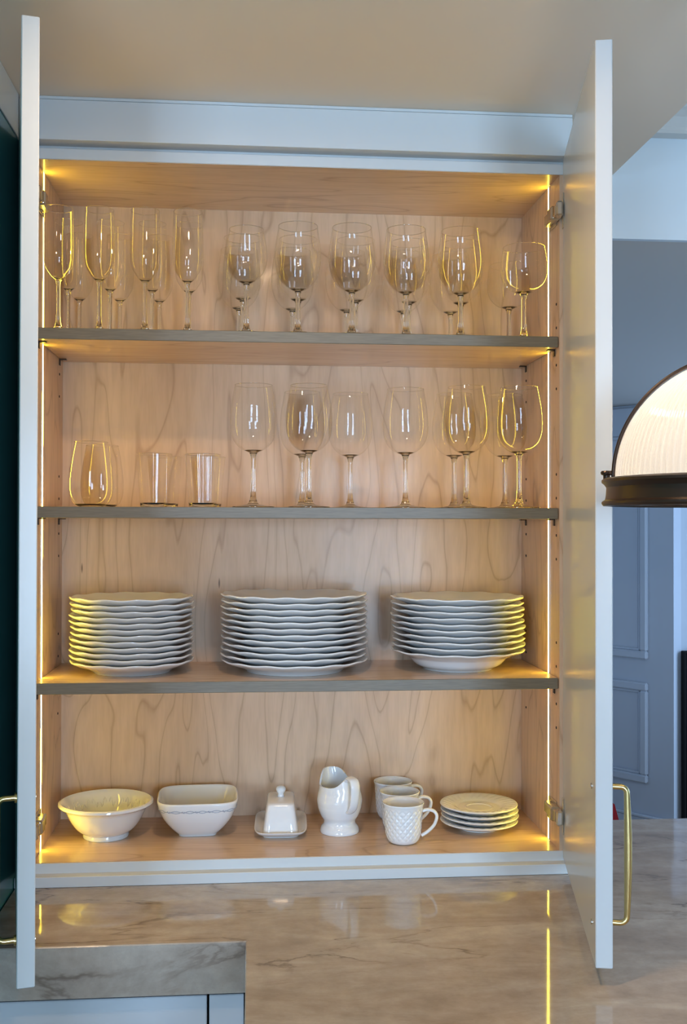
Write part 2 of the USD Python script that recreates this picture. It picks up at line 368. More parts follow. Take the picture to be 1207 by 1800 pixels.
PANELS = [(.132, 1.05, .86, 1.80), (.132, 1.05, .255, .745)]
for t0, t1, z0, z1 in PANELS:
    obj('panel_moulding', moulding(t0, t1, z0, z1), 'hall_paint', wf)
obj('baseboard_far', cat(on_wall((0, .0005, 0), (2.6, .016, .085), .003), on_wall((0, .0005, .085), (2.6, .022, .10), .004)), 'hall_paint', **S)
obj('trim_3', cat(on_wall((0, .0005, HALL_CEIL - .155), (2.6, .020, HALL_CEIL - .012), .004), on_wall((0, .0005, HALL_CEIL - .17), (2.6, .032, HALL_CEIL - .155), .004)), 'hall_paint', label='wide band below the ceiling of the room beyond', **S)
obj('wall_outer', cat(box((1.95, 3.16, 0), (3.5, 3.28, HALL_CEIL))), 'hall_paint', label='plain wall running on to the right of the panelled wall', **S)
obj('wall_side', cat(box((3.32, .42, 0), (3.44, 1.25, HALL_CEIL)), box((3.32, 2.55, 0), (3.44, 3.16, HALL_CEIL)), box((3.32, 1.25, 0), (3.44, 2.55, .55)), box((3.32, 1.25, 1.95), (3.44, 2.55, HALL_CEIL))), 'hall_paint', label='side wall of the room beyond, with a window', **S)
w3 = meta(UsdGeom.Xform.Define(stage, '/World/window_3').GetPrim(), kind='structure', label='window in the side wall of the room beyond')
obj('window_frame', cat(box((3.34, 1.25, .55), (3.39, 1.30, 1.95)), box((3.34, 2.50, .55), (3.39, 2.55, 1.95)), box((3.34, 1.30, .55), (3.39, 2.50, .60)), box((3.34, 1.30, 1.90), (3.39, 2.50, 1.95)), box((3.34, 1.88, .60), (3.39, 1.92, 1.90))), 'white_paint', w3)
obj('wall_inner', box((.30, HB + .12, 0), (.42, 6.0, HALL_CEIL)), 'hall_paint', label='near side wall of the room beyond', **S)

# ------------------------------------------------------------------ counter and base cabinets
shape = Polygon([(WL + .001, -.27), (-.093, -.27), (-.093, -1.35), (1.30, -1.35), (1.30, HB - .002), (WL + .001, HB - .002)])
b = .0015
inner = shape.buffer(-b, join_style=2)
slab = trimesh.creation.extrude_polygon(shape, CT - CT0 - b, engine='earcut'); slab.apply_translation((0, 0, CT0))
cap = trimesh.creation.extrude_polygon(inner, b, engine='earcut'); cap.apply_translation((0, 0, CT - b))
# chamfered upper edge
vs = np.array(slab.vertices); top = vs[:, 2] > CT - b - 1e-6
ring0, ring1 = np.array(shape.exterior.coords)[:-1], np.array(inner.exterior.coords)[:-1]
order = [int(np.argmin(np.hypot(*(ring1 - q).T))) for q in ring0]
cv = np.vstack([np.c_[ring0, np.full(len(ring0), CT - b)], np.c_[ring1[order], np.full(len(ring0), CT)]]); n_ = len(ring0)
cf = []
for i in range(n_):
    j = (i + 1) % n_; cf += [(i, j, n_ + j), (i, n_ + j, n_ + i)]
chamf = trimesh.Trimesh(cv, cf, process=False)
if shape.exterior.is_ccw is False:
    chamf.invert()
obj('countertop', cat(slab, cap, chamf), 'quartzite', label='polished taupe quartzite countertop with a thick edge under the cabinet', cat='countertop')

bc = thing('base_cabinet', (0, 0, 0), label='white base cabinet under the thick stone edge at lower left', cat='cabinet')
obj('body', box((WL + .001, -.235, .10), (-.095, HB - .002, .842)), 'dark_void', bc)
obj('drawer_front', box((WL + .003, -.262, .62), (-.1490, -.2355, .8405), .0012), 'base_paint', bc)
obj('door', box((WL + .003, -.262, .11), (-.1490, -.2355, .616), .0012), 'base_paint', bc)
obj('filler', box((-.1455, -.262, .11), (-.0955, -.2355, .8405), .0012), 'base_paint', bc)
obj('toe_kick', box((WL + .003, -.20, 0), (-.095, -.19, .10)), 'dark_void', bc)
ib = thing('base_cabinet', (0, 0, 0), label='white base cabinet carrying the right part of the countertop', cat='cabinet')
obj('body', box((-.0915, -1.33, .10), (1.28, HB - .002, .8455), .001), 'base_paint', ib)
obj('plinth', box((-.06, -1.28, 0), (1.24, HB - .01, .10)), 'dark_void', ib)

# ------------------------------------------------------------------ the cabinet
OW = IW + .017
CBX = thing('wall_cabinet', (0, 0, 0), label='tall open maple-lined cabinet with lit shelves standing on the counter', cat='cabinet')
ci = str(CBX.GetPath())
obj('top_panel', box((-IW, 0, ZC), (IW, DEPTH, ZC + TH)), 'maple_lengthwise', CBX)
obj('bottom_panel', box((-IW, 0, ZB - TH + .0005), (IW, DEPTH, ZB)), 'maple_lengthwise', CBX)
for s in (-1, 1):
    obj('side_panel', box((s * IW, 0, ZB - TH), (s * OW, DEPTH + .012, ZC + TH)), 'maple_upright', CBX)
obj('back_panel', box((-IW, DEPTH, ZB - TH), (IW, DEPTH + .012, ZC + TH)), 'maple_upright', CBX)
obj('face_edge', box((-OW, -.0025, ZC + .0005), (OW, 0, ZC + TH), .0008), 'white_paint', CBX, label='white painted front edge above the opening')
obj('face_edge', box((-OW, -.0025, ZB - TH), (OW, 0, ZB - .0005), .0008), 'white_paint', CBX, label='white painted front edge below the opening')
for s in (-1, 1):
    obj('led_strip', box((s * (IW - .0003), LED_Y - .0070, ZB + .0005), (s * IW, LED_Y + .0070, ZC - .0005)), 'led_glow', CBX, label='glowing yellow light strip set upright in the side panel')
for s, h in ((-1, .0006), (1, .0017)):
    obj('led_profile', box((s * (IW - h), LED_Y - .0085, ZB + .0005), (s * IW, LED_Y - .0071, ZC - .0005)), 'nickel', CBX)
pins = []
for s in (-1, 1):
    holes = [moved(trimesh.creation.cylinder(.0026, .0012, sections=12), (0, 0, 0)) for _ in range(1)]
    for z in SHELF:
        for dz in (.018, -.048, -.09, .06):
            for y in (.018, .225):
                c = trimesh.creation.cylinder(.0024, .0008, sections=12); c.apply_transform(trimesh.transformations.rotation_matrix(math.pi / 2, [0, 1, 0])); c.apply_translation((s * (IW - .0003), y, z + dz)); pins.append(c)
obj('pin_hole', cat(*pins), 'dark_void', CBX, kind='stuff')
for z in SHELF:
    for s in (-1, 1):
        for y in (.030, .225):
            q = cat(box((s * (IW - .0135), y - .005, z - TH - .0018), (s * (IW - .0003), y + .005, z - TH - .0002), .0004), box((s * (IW - .0018), y - .005, z - TH - .012), (s * (IW - .0003), y + .005, z - TH - .0018), .0004))
            obj('shelf_pin', q, 'bronze', CBX)
# doors, opened a little short of square
DZ0, DZ1, DL, DT = .9437, 2.1632, .4623, .0222
HX0, HY0 = IW + .005, -.004


def door(s, ang, hz):
    a = math.radians(ang)
    X = np.array([-s * math.sin(a), -math.cos(a), 0])           # along the door, away from the hinge
    Nn = np.array([s * math.cos(a), -math.sin(a), 0])           # out of its outer face
    o = np.array([s * HX0, HY0, 0])

    def place(m):
        m = m.copy(); T = np.eye(4); T[:3, 0], T[:3, 1], T[:3, 2], T[:3, 3] = X, Nn, (0, 0, 1), o; m.apply_transform(T)
        if s < 0:
            pass
        if np.linalg.det(T[:3, :3]) < 0:
            m.invert()
        return m
    d = obj('door', place(box((0, 0, DZ0), (DL, DT, DZ1), .0012)), 'door_paint', CBX, label='white slab door swung open on the ' + ('left' if s < 0 else 'right'))
    hx, ha, hb, so = DL - .040, .990, 1.172, .024
    r = .0040
    arc = lambda z, sg: [(hx, DT + so - .009 + .009 * math.sin(t), z + sg * (-.009 + .009 * (1 - math.cos(t))) * -1) for t in np.linspace(0, math.pi / 2, 7)]
    pth = [(hx, DT + .001, ha)] + [(hx, DT + so - .009 * (1 - math.sin(t)), ha + .009 * (1 - math.cos(t))) for t in np.linspace(0, math.pi / 2, 7)]
    mid = [(hx, DT + so + .0015 * math.sin(math.pi * u), ha + .009 + (hb - ha - .018) * u) for u in np.linspace(.06, .94, 12)]
    end = [(hx, DT + so - .009 * (1 - math.cos(t)), hb - .009 + .009 * math.sin(t)) for t in np.linspace(0, math.pi / 2, 7)] + [(hx, DT + .001, hb)]
    pts = np.array(pth + mid + end)
    rad = np.array([r] * len(pth) + [r * (1 + .38 * math.sin(math.pi * u)) for u in np.linspace(.06, .94, 12)] + [r] * len(end))
    hm = tube(pts, rad, 14)
    for z in (ha, hb):
        c = trimesh.creation.cylinder(.0066, .003, sections=20); c.apply_transform(trimesh.transformations.rotation_matrix(math.pi / 2, [1, 0, 0])); c.apply_translation((hx, DT + .0016, z)); hm = cat(hm, c)
    obj('handle', place(hm), 'brass', d, smooth=40, label='brass bow pull')
    for z in (ha, hb):
        c = trimesh.creation.cylinder(.0038, .0016, sections=16); c.apply_transform(trimesh.transformations.rotation_matrix(math.pi / 2, [1, 0, 0])); c.apply_translation((hx, -.0006, z))
        obj('screw', place(c), 'nickel', d)
    for z in hz:
        m = cat(place(box((.008, -.0022, z - .031), (.020, -.0001, z + .031), .0008)), place(box((.010, -.014, z - .013), (.032, -.002, z + .013), .003)))
        ax, ay = s * (IW - .0075), .052                          # arm from the side panel to the cup
        P0 = np.array([ax, ay, z]); P1 = place(trimesh.Trimesh([[.018, -.010, z], [0, 0, 0], [1, 0, 0]], [[0, 1, 2]], process=False)).vertices[0]
        v = P1 - P0; L = np.linalg.norm(v); v /= L; w = np.cross([0, 0, 1], v)
        m = cat(m, oriented(box((0, -.0055, -.010), (L, .0055, .010), .002), P0, v, w), oriented(box((L * .40, -.0085, -.0125), (L * .80, .0085, .0125), .003), P0, v, w),
                box((s * IW - s * .0028, .012, z - .017), (s * IW - s * .0001, .058, z + .017), .0008), box((s * IW - s * .010, .030, z - .0085), (s * IW - s * .0028, .058, z + .0085), .002))
        obj('hinge', m, 'nickel', d, label='nickel cup hinge')


door(-1, 12.58, (2.071, 1.0145))
door(1, 11.48, (2.069, 1.0185))
# shelves: each can be lifted out
nm = ('uppermost', 'middle', 'lowest')
for k, z in enumerate(SHELF):
    sh = thing('shelf', (0, 0, 0), label=('uppermost maple shelf, carrying the flutes and small wine glasses', 'middle maple shelf, carrying large wine glasses and tumblers', 'lowest maple shelf, carrying the three plate stacks')[k], cat='shelf')
    obj('board', box((-IW + .0016, .0045, z - TH), (IW - .0016, DEPTH - .0008, z)), 'maple_lengthwise', sh)
    obj('front_edging', box((-IW + .0016, .002, z - TH), (IW - .0016, .0044, z), .0007), 'shelf_edge', sh, label='dull grey-brown front edge')
# boards closing the gap above and below the doors
obj('trim_4', cat(box((WL + .0025, -.0222, FF), (OW, .0110, FT - .0065), .0008), box((WL + .0025, -.0205, FT - .0055), (OW, .0110, FT - .0003), .0006), box((WL + .0025, .0110, ZC + TH + .0005), (OW, HB - .003, FT - .0003))),
    'white_paint', label='white fascia board between cabinet top and ceiling', **S)
obj('trim_5', cat(box((WL + .001, -.0222, CT + .0003), (OW + .004, 0, .9381 - .0003), .0008), box((-OW, 0, CT + .0003), (OW, DEPTH, ZB - TH - .0003))), 'white_paint', label='white base board under the cabinet', **S)
obj('trim_6', box((WL + .0006, .0005, CT + .0006), (-OW - .0004, .02, FF - .0005)), 'white_paint', label='narrow white filler between left wall and cabinet', **S)

# ------------------------------------------------------------------ glasses
def stemware(name, H, bb, bowl, foot_r, stem_r, foot_h=.004, lens=.006, knop=0.0, label=None, cat_='wine glass', group=None, loc=(0, 0, 0), skin='thin_glass'):
    """bowl: (r, z) outer profile from the stem to the rim, in metres above the foot."""
    t = thing(name, loc, label=label, cat=cat_, group=group)
    prof = curve(bowl, 44)
    obj('bowl', lathe(prof, 72), skin, t, smooth=True)
    # the thick glass at the bottom of the bowl, flowing into the stem
    low = [(r, z) for r, z in prof if z <= bb + lens]
    rl, zl = low[-1]
    base = [(stem_r, bb - .010), (stem_r * 1.15 + knop * .5, bb - .004), (max(stem_r * 1.5, .0055) + knop, bb + .0002)]
    outer = [p for p in curve([(0, bb - .0101)] + base[:1], 2)] + base[:] + [(r * .985, z + .0004) for r, z in low if z > bb + .0006 and r > base[-1][0]]
    topz = outer[-1][1]; tr = outer[-1][0]
    dish = [(tr * q, topz - (lens * .62) * (1 - q ** 2)) for q in (.93, .8, .6, .4, .2, 0)]
    obj('bowl_base', lathe(outer + dish, 40), 'solid_glass', t, smooth=35)
    rim = prof[-1][0]
    tor = trimesh.creation.torus(rim, .00055, major_sections=72, minor_sections=8); tor.apply_translation((0, 0, H))
    obj('rim', tor, 'solid_glass', t, smooth=True)
    st = curve([(stem_r * 1.9, .0085), (stem_r * 1.25, .018), (stem_r, .032), (stem_r * .95, (bb + .03) / 2), (stem_r, bb - .0102)], 24)
    obj('stem', lathe([(0, .0085)] + st + [(0, bb - .0102)], 28), 'solid_glass', t, smooth=50)
    ft = [(0, 0), (foot_r * .97, 0), (foot_r, .0006), (foot_r, .0014), (foot_r * .93, .0022), (foot_r * .6, .0034), (foot_r * .32, .0052), (stem_r * 1.95, .0084), (0, .0084)]
    obj('foot', lathe(ft, 56), 'solid_glass', t, smooth=35)
    return t


S1, S2, S3 = SHELF
E = .0003
flute = dict(H=.212, bb=.0885, bowl=[(.0035, .0880), (.0085, .0910), (.0165, .1010), (.0228, .1130), (.0252, .1280), (.0258, .1450), (.0255, .1750), (.0243, .212)], foot_r=.0290, stem_r=.0034, lens=.007)
ft_at = [(-.419, .040), (-.416, .122), (-.411, .212), (-.350, .040), (-.342, .120), (-.336, .212), (-.272, .040), (-.267, .120), (-.262, .212), (-.199, .040), (-.201, .122)]
colname = ('leftmost', 'second', 'third', 'fourth'); row = ('in front', 'second from front', 'at the back')
proto = middle = None
for i, (x, y) in enumerate(ft_at):
    lab = f'clear champagne flute {row[i % 3]} of the {colname[i // 3]} row, top shelf'
    if proto is None:
        proto = stemware('champagne_flute', **flute, label=lab, cat_='champagne flute', group='champagne flutes on the top shelf', loc=(x, y, S1 + E))
    elif i % 3 == 1 and i < 9 and middle is None:
        middle = stemware('champagne_flute', **flute, label=lab, cat_='champagne flute', group='champagne flutes on the top shelf', loc=(x, y, S1 + E), skin='clear_glass')
    else:
        dup(middle if i % 3 == 1 and i < 9 else proto, (x, y, S1 + E), 30 * i, label=lab)
ww = dict(H=.192, bb=.078, bowl=[(.0035, .0775), (.012, .0805), (.024, .0890), (.0340, .1030), (.0392, .1200), (.0408, .1350), (.0398, .1530), (.0372, .1740), (.0345, .192)], foot_r=.0335, stem_r=.0041, lens=.005)
small = dict(H=.184, bb=.089, bowl=[(.0035, .0885), (.011, .0915), (.0215, .0990), (.0308, .1110), (.0355, .1260), (.0366, .1380), (.0352, .1540), (.0325, .1700), (.0300, .184)], foot_r=.0320, stem_r=.0039, lens=.006)
ww_at = [(-.097, .040), (-.104, .128), (-.112, .215), (-.007, .040), (-.003, .126), (-.010, .214), (.088, .040), (.103, .124), (.094, .213), (.185, .044), (.203, .130), (.205, .215), (.283, .044), (.300, .128), (.297, .215)]
cols = ('next to the flutes', 'second from the flutes', 'third from the flutes', 'fourth from the flutes', 'nearest the balloon glasses')
proto = middle = None
for i, (x, y) in enumerate(ww_at):
    lab = f'clear wine glass {row[i % 3]} of the row {cols[i // 3]}'
    if i == 0:
        stemware('small_wine_glass', **small, label='smaller clear wine glass in front of the row next to the flutes, top shelf', loc=(x, y, S1 + E))
    elif i % 3 == 1 and middle is None:
        middle = stemware('white_wine_glass', **ww, label=lab, group='white wine glasses on the top shelf', loc=(x, y, S1 + E), skin='clear_glass')
    elif i % 3 != 1 and proto is None:
        proto = stemware('white_wine_glass', **ww, label=lab, group='white wine glasses on the top shelf', loc=(x, y, S1 + E))
    else:
        dup(middle if i % 3 == 1 else proto, (x, y, S1 + E), 25 * i, label=lab)
bal = dict(H=.166, bb=.083, bowl=[(.0040, .0825), (.014, .0850), (.027, .0925), (.0372, .1050), (.0412, .1190), (.0416, .1310), (.0398, .1480), (.0368, .166)], foot_r=.0330, stem_r=.0040, lens=.0035, knop=.0015)
bg = stemware('balloon_glass', **bal, label='round-bowled clear glass at the front right end of the top shelf', group='balloon glasses on the top shelf', loc=(.398, .045, S1 + E))
dup(bg, (.404, .180, S1 + E), 20, label='round-bowled clear glass at the back right end of the top shelf')
red = dict(H=.216, bb=.097, bowl=[(.0040, .0965), (.014, .0995), (.0270, .1080), (.0368, .1220), (.0408, .1390), (.0413, .1520), (.0398, .1750), (.0362, .1980), (.0328, .216)], foot_r=.0370, stem_r=.0042, lens=.004, knop=.0012)
red_at = [(-.084, .060, 'leftmost on the middle shelf'), (.014, .055, 'second from left, in front of another, middle shelf'), (.0065, .155, 'behind the second from left, middle shelf'), (.098, .170, 'third from left, set back, middle shelf'), (.191, .090, 'standing alone in front of the wood knot, middle shelf'),
          (.295, .050, 'in front of another, second from right on the middle shelf'), (.293, .155, 'behind the second from right, middle shelf'), (.389, .043, 'rightmost in front beside the light strip, middle shelf'), (.391, .158, 'behind the rightmost one, middle shelf')]
proto = None
for i, (x, y, w) in enumerate(red_at):
    lab = 'large clear red wine glass ' + w
    if proto is None:
        proto = stemware('red_wine_glass', **red, label=lab, group='red wine glasses on the middle shelf', loc=(x, y, S2 + E))
    else:
        dup(proto, (x, y, S2 + E), 35 * i, label=lab)


def tumbler(name, bowl, base_r, base_t, label, group, loc, cat_, ribs=0):
    t = thing(name, loc, label=label, cat=cat_, group=group)
    prof = curve(bowl, 40)
    mod = (lambda r, z, a: 1 + .012 * np.cos(ribs * a)) if ribs else None
    obj('bowl', lathe(prof, 96 if ribs else 72, rmod=mod), 'thin_glass', t, smooth=True)
    r0, z0 = prof[0]
    low = [(r * .985, z) for r, z in prof if z < base_t]
    out = [(0, 0), (base_r * .9, 0), (base_r, .0008)] + [(r, z) for r, z in low if z > .0012]
    tr, tz = out[-1]
    out += [(tr * q, tz - .004 * (1 - q * q)) for q in (.9, .7, .4, 0)]
    obj('base', lathe(out, 56), 'solid_glass', t, smooth=35)
    rim = prof[-1][0]; tor = trimesh.creation.torus(rim, .0006, major_sections=72, minor_sections=8); tor.apply_translation((0, 0, prof[-1][1]))
    obj('rim', tor, 'solid_glass', t, smooth=True)
    return t


sl = [(.0205, .0006), (.026, .0030), (.0325, .0100), (.0372, .0230), (.0385, .0380), (.0372, .0580), (.0335, .0850), (.0285, .1120)]
a_ = tumbler('stemless_glass', sl, .0205, .0065, 'egg-shaped stemless clear glass at front left of the middle shelf', 'stemless glasses', (-.364, .050, S2 + E), 'glass')
dup(a_, (-.357, .136, S2 + E), 10, label='egg-shaped stemless clear glass behind the front one, middle shelf')
dof = [(.0228, .0006), (.0236, .0020), (.0250, .0200), (.0275, .0520), (.0310, .0920)]
b_ = tumbler('rocks_tumbler', dof, .0228, .0085, 'flared clear tumbler in front, left of the pair next to the stemless glasses', 'flared tumblers on the middle shelf', (-.256, .050, S2 + E), 'tumbler', ribs=16)
dup(b_, (-.244, .128, S2 + E), 12, label='flared clear tumbler behind the left one of the front pair')
dup(b_, (-.172, .050, S2 + E), 4, label='flared clear tumbler in front, next to the large wine glasses')
dup(b_, (-.166, .128, S2 + E), 17, label='flared clear tumbler behind the one next to the large wine glasses')

# ------------------------------------------------------------------ plates
def scallop(R, n, amp=.012, zamp=.0009):
    w = lambda r: np.clip((r / R - .70) / .30, 0, 1) ** 1.5
    return (lambda r, z, a: 1 + amp * w(r) * np.abs(np.cos(n * a / 2)) - amp * .6 * w(r)), (lambda r, z, a: zamp * w(r) * np.cos(n * a))


def plate_mesh(R, fr, n, H=.0215):
    """Foot ring, short well wall, wide rim with a scalloped, slightly rolled edge."""
    under = [(0, .0028), (fr - .006, .0026), (fr - .004, 0), (fr, 0), (fr + .001, .0022), (fr + .006, .0045), (fr + .012, .0085), (R * .88, H - .0080), (R * .965, H - .0036), (R * .992, H - .0018), (R, H - .0004)]
    upper = [(R * .998, H + .0010), (R * .985, H + .0014), (R * .965, H + .0006), (R * .88, H - .0038), (fr + .011, .0125), (fr + .004, .0078), (fr - .002, .0062), (fr * .5, .0058), (0, .0058)]
    rm, zm = scallop(R, n)
    return lathe(under + upper, 168, rmod=rm, zmod=zm)


def bowl_plate_mesh(R, fr, n, H=.036):
    under = [(0, .0028), (fr - .006, .0026), (fr - .004, 0), (fr, 0), (fr + .001, .0022)] + curve([(fr + .004, .0040), (fr + .016, .0100), (fr + .025, .0190), (fr + .030, .0235)], 8) + [(R * .86, H - .0075), (R * .965, H - .0030), (R * .992, H - .0016), (R, H - .0003)]
    upper = [(R * .998, H + .0010), (R * .985, H + .0014), (R * .96, H + .0006), (R * .86, H - .0035), (fr + .029, .0272), (fr + .023, .0222), (fr + .013, .0130), (fr + .001, .0072), (fr * .5, .0062), (0, .0062)]
    rm, zm = scallop(R, n)
    return lathe(under + upper, 168, rmod=rm, zmod=zm)


ordn = ('first', 'second', 'third', 'fourth', 'fifth', 'sixth', 'seventh', 'eighth', 'ninth', 'tenth', 'eleventh', 'twelfth')


def stack(name, mesh, n, x, y, z, step, what, where, group, cat_):
    p = None
    for k in range(n):
        top = n - 1 - k
        nth = 'topmost' if top == 0 else ('lowest' if k == 0 else ordn[top] + ' from top')
        lab = f'{what}, {nth} in the {where}'
        loc = (x + rng.uniform(-.0022, .0022) * (k > 0), y + rng.uniform(-.0012, .0012) * (k > 0), z + k * step + E)
        if p is None:
            p = thing(name, loc, rng.uniform(0, 360), label=lab, cat=cat_, group=group); obj('body', mesh, 'porcelain', p, smooth=45)
        else:
            dup(p, loc, rng.uniform(0, 360), label=lab)


stack('salad_plate', plate_mesh(.1105, .0685, 12), 12, -.302, .138, S3, .01035, 'white scalloped salad plate', 'left stack', 'salad plates in the left stack', 'plate')
stack('dinner_plate', plate_mesh(.1345, .0880, 14), 12, -.0075, .1385, S3, .01075, 'large white scalloped dinner plate', 'middle stack', 'dinner plates in the middle stack', 'plate')
stack('soup_bowl', bowl_plate_mesh(.1235, .0640, 12), 10, .297, .1385, S3, .01085, 'white wide-rimmed scalloped soup bowl', 'right stack', 'soup bowls in the right stack', 'bowl')

# ------------------------------------------------------------------ bottom row of white china
B0 = ZB + E
# round bowl
Rb, Hb = .0845, .0640
outer = [(0, .003), (.034, .003), (.036, 0), (.0405, 0), (.0412, .003), (.0400, .0075)] + curve([(.0400, .0078), (.0510, .0150), (.0640, .0330), (.0730, .0530)], 14) + [(.0775, .0556), (.0830, .0578), (.0850, .0600), (.0845, .0632), (.0810, .0648)]
inner_ = curve([(.0755, .0618), (.0690, .0520), (.0600, .0340), (.0460, .0150), (.0300, .0090), (0, .0080)], 18)
rb = thing('serving_bowl', (-.349, .148, B0), label='round white footed bowl with rolled rim at the left end of the bottom shelf', cat='bowl')
obj('body', lathe(outer + inner_, 96), 'porcelain', rb, smooth=50)
sc = []
for k in range(26):
    a0 = k * 2 * math.pi / 26
    pts = []
    for u in np.linspace(0, 1, 9):
        a = a0 + u * .17; z = .045 + .0075 * math.sin(u * 2 * math.pi) * (1 if k % 2 else -1); r = np.interp(z, [.034, .052, .0618], [.0600, .0690, .0755]) - .0002
        pts.append((r * math.cos(a), r * math.sin(a), z))
    sc.append(tube(pts, .0009, 6))
obj('rim_relief', cat(*sc), 'porcelain', rb, smooth=True, label='raised scrolls inside the rim')


def superlathe(profile, n, half=1.0, ex=None):
    """Like lathe, but each ring is a rounded square; profile rows are (half width, z, exponent)."""
    ang = np.arange(n) * 2 * np.pi / n
    v, rings, f = [], [], []
    for r, z, e in profile:
        if r < 1e-7:
            rings.append([len(v)]); v.append((0, 0, z)); continue
        c, s_ = np.cos(ang), np.sin(ang); q = (np.abs(c) ** e + np.abs(s_) ** e) ** (-1 / e)
        rings.append(list(range(len(v), len(v) + n))); v += list(zip(r * q * c, r * half * q * s_, np.full(n, z)))
    for a, b_ in zip(rings[:-1], rings[1:]):
        for i in range(n):
            j = (i + 1) % n
            if len(a) == 1:
                f.append((a[0], b_[j], b_[i]))
            elif len(b_) == 1:
                f.append((a[i], a[j], b_[0]))
            else:
                f += [(a[i], a[j], b_[j]), (a[i], b_[j], b_[i])]
    return trimesh.Trimesh(np.array(v), np.array(f), process=False)


sq = thing('square_bowl', (-.184, .165, B0), 2.0, label='rounded square white bowl with an embossed scroll band below its rim', cat='bowl')
so = [(0, .003, 4), (.030, .003, 5), (.0315, 0, 5), (.0350, 0, 5), (.0358, .0020, 5)] + [(r, z, 4.6) for r, z in curve([(.0370, .0035), (.0510, .0180), (.0645, .0380), (.0715, .0560), (.0735, .0640)], 18)] + [(.0735, .0665, 4.4), (.0718, .0678, 4.4), (.0700, .0666, 4.4)]
si = [(r, z, 4.4) for r, z in curve([(.0690, .0640), (.0668, .0560), (.0597, .0380), (.0462, .0190), (.0320, .0095)], 14)] + [(.02, .008, 3), (0, .008, 3)]
obj('body', superlathe(so + si, 128), 'porcelain', sq, smooth=50)
bd = []


def sq_pt(a, z, off=0.0):
    r = np.interp(z, [.018, .038, .056, .064], [.0510, .0645, .0715, .0735]) + off
    c, s_ = math.cos(a), math.sin(a); q = (abs(c) ** 4.6 + abs(s_) ** 4.6) ** (-1 / 4.6)
    return np.array([r * q * c, r * q * s_, z])


for k in range(20):
    a0 = k * 2 * math.pi / 20
    for sg in (1, -1):
        pts = [sq_pt(a0 + u * .26, .0535 + sg * .0030 * math.sin(u * math.pi) - .0008 * sg, .0001) for u in np.linspace(0, 1, 8)]
        bd.append(tube(pts, .0008, 6))
    bd.append(tube([sq_pt(a0 + .26 + u * .054, .0535 + .0016 * math.sin(u * 7), .0001) for u in np.linspace(0, 1, 5)], .0012, 6))
obj('scroll_band', cat(*bd), 'grey_glaze', sq, smooth=True, label='embossed scroll band')

# butter dish
bt = thing('butter_dish', (-.031, .165, B0), -2.0, label='white covered butter dish with a round knob on its lid', cat='butter dish')
tray = [(0, .002, 4), (.030, .002, 5), (.032, 0, 5), (.0350, 0, 5), (.0360, .003, 5), (.0450, .0085, 5), (.0480, .0125, 5), (.0482, .0140, 5), (.0472, .0146, 5), (.0440, .0125, 5), (.0370, .0075, 5), (.030, .0065, 5), (0, .0065, 4)]
obj('tray', superlathe(tray, 96, half=1.62), 'porcelain', bt, smooth=45)
lid = [(0, .0070, 6), (.0315, .0070, 8), (.0325, .0080, 8), (.0322, .0120, 8)] + [(r, z, 8) for r, z in curve([(.0318, .014), (.0298, .030), (.0270, .0480), (.0255, .0550)], 10)] + [(.0245, .0575, 7), (.0225, .0592, 6), (.018, .0602, 5), (.009, .0606, 4), (0, .0607, 4)]
lidm = superlathe(lid, 96, half=1.95)
obj('lid', lidm, 'porcelain', bt, smooth=40)
kb = [(0, .0600), (.0070, .0604), (.0058, .0630), (.0055, .0665), (.0075, .0695), (.0092, .0730), (.0090, .0762), (.0070, .0790), (.0035, .0805), (0, .0809)]
obj('knob', moved(lathe(kb, 36), (0, 0, 0)), 'porcelain', bt, smooth=True)

# jug, spout to the back left, handle towards the viewer
jg = thing('milk_jug', (.077, .143, B0), 0, label='white footed milk jug with a swooping rim and broad looped handle', cat='jug')
jo = curve([(.0355, .0), (.0360, .0025), (.0345, .0085), (.0295, .0160), (.0290, .0195), (.0350, .0310), (.0405, .0480), (.0418, .0640), (.0405, .0800), (.0385, .0940), (.0375, .1120)], 60)
ji = [(r - .0032, z) for r, z in curve([(.0375, .1120), (.0385, .0940), (.0405, .0800), (.0418, .0640), (.0405, .0480), (.0350, .0330)], 40)] + [(.018, .0250), (0, .0235)]
nA = 120; ang = np.arange(nA) * 2 * np.pi / nA
SP = math.radians(112)                                  # direction of the spout
da = np.angle(np.exp(1j * (ang - SP)))
rimz = .0860 + .0240 * np.exp(-(da / .85) ** 4) + .0200 * np.exp(-((np.abs(da) - math.pi) / .50) ** 2)
spout = np.exp(-(da / .38) ** 2)


def jug_mod(mesh):
    v = np.array(mesh.vertices); r = np.hypot(v[:, 0], v[:, 1]); a = np.arctan2(v[:, 1], v[:, 0]); z = v[:, 2]
    d = np.angle(np.exp(1j * (a - SP)))
    rz = .0860 + .0240 * np.exp(-(d / .85) ** 4) + .0200 * np.exp(-((np.abs(d) - math.pi) / .50) ** 2)
    t = np.clip((z - .0500) / .0620, 0, 1)
    z2 = np.where(z > .0500, .0500 + t * (rz - .0500), z)
    k = 1 + .26 * np.exp(-(d / .40) ** 2) * t ** 2
    v[:, 0] *= k; v[:, 1] *= k; v[:, 2] = z2
    return trimesh.Trimesh(v, mesh.faces, process=False)


obj('body', jug_mod(lathe([(0, .002), (.031, .002), (.033, 0)] + jo + ji, nA)), 'porcelain', jg, smooth=50)
hd = SP + math.pi; hv = np.array([math.cos(hd), math.sin(hd), 0])
hp = [hv * .0360 + [0, 0, .1000], hv * .0440 + [0, 0, .1065], hv * .0560 + [0, 0, .1050], hv * .0620 + [0, 0, .0930], hv * .0600 + [0, 0, .0720], hv * .0530 + [0, 0, .0540], hv * .0405 + [0, 0, .0440]]
obj('handle', tube(bezier(hp, 36), np.linspace(1.0, .85, 36) * .0045, 18, flat=(2.1, .9)), 'porcelain', jg, smooth=60)

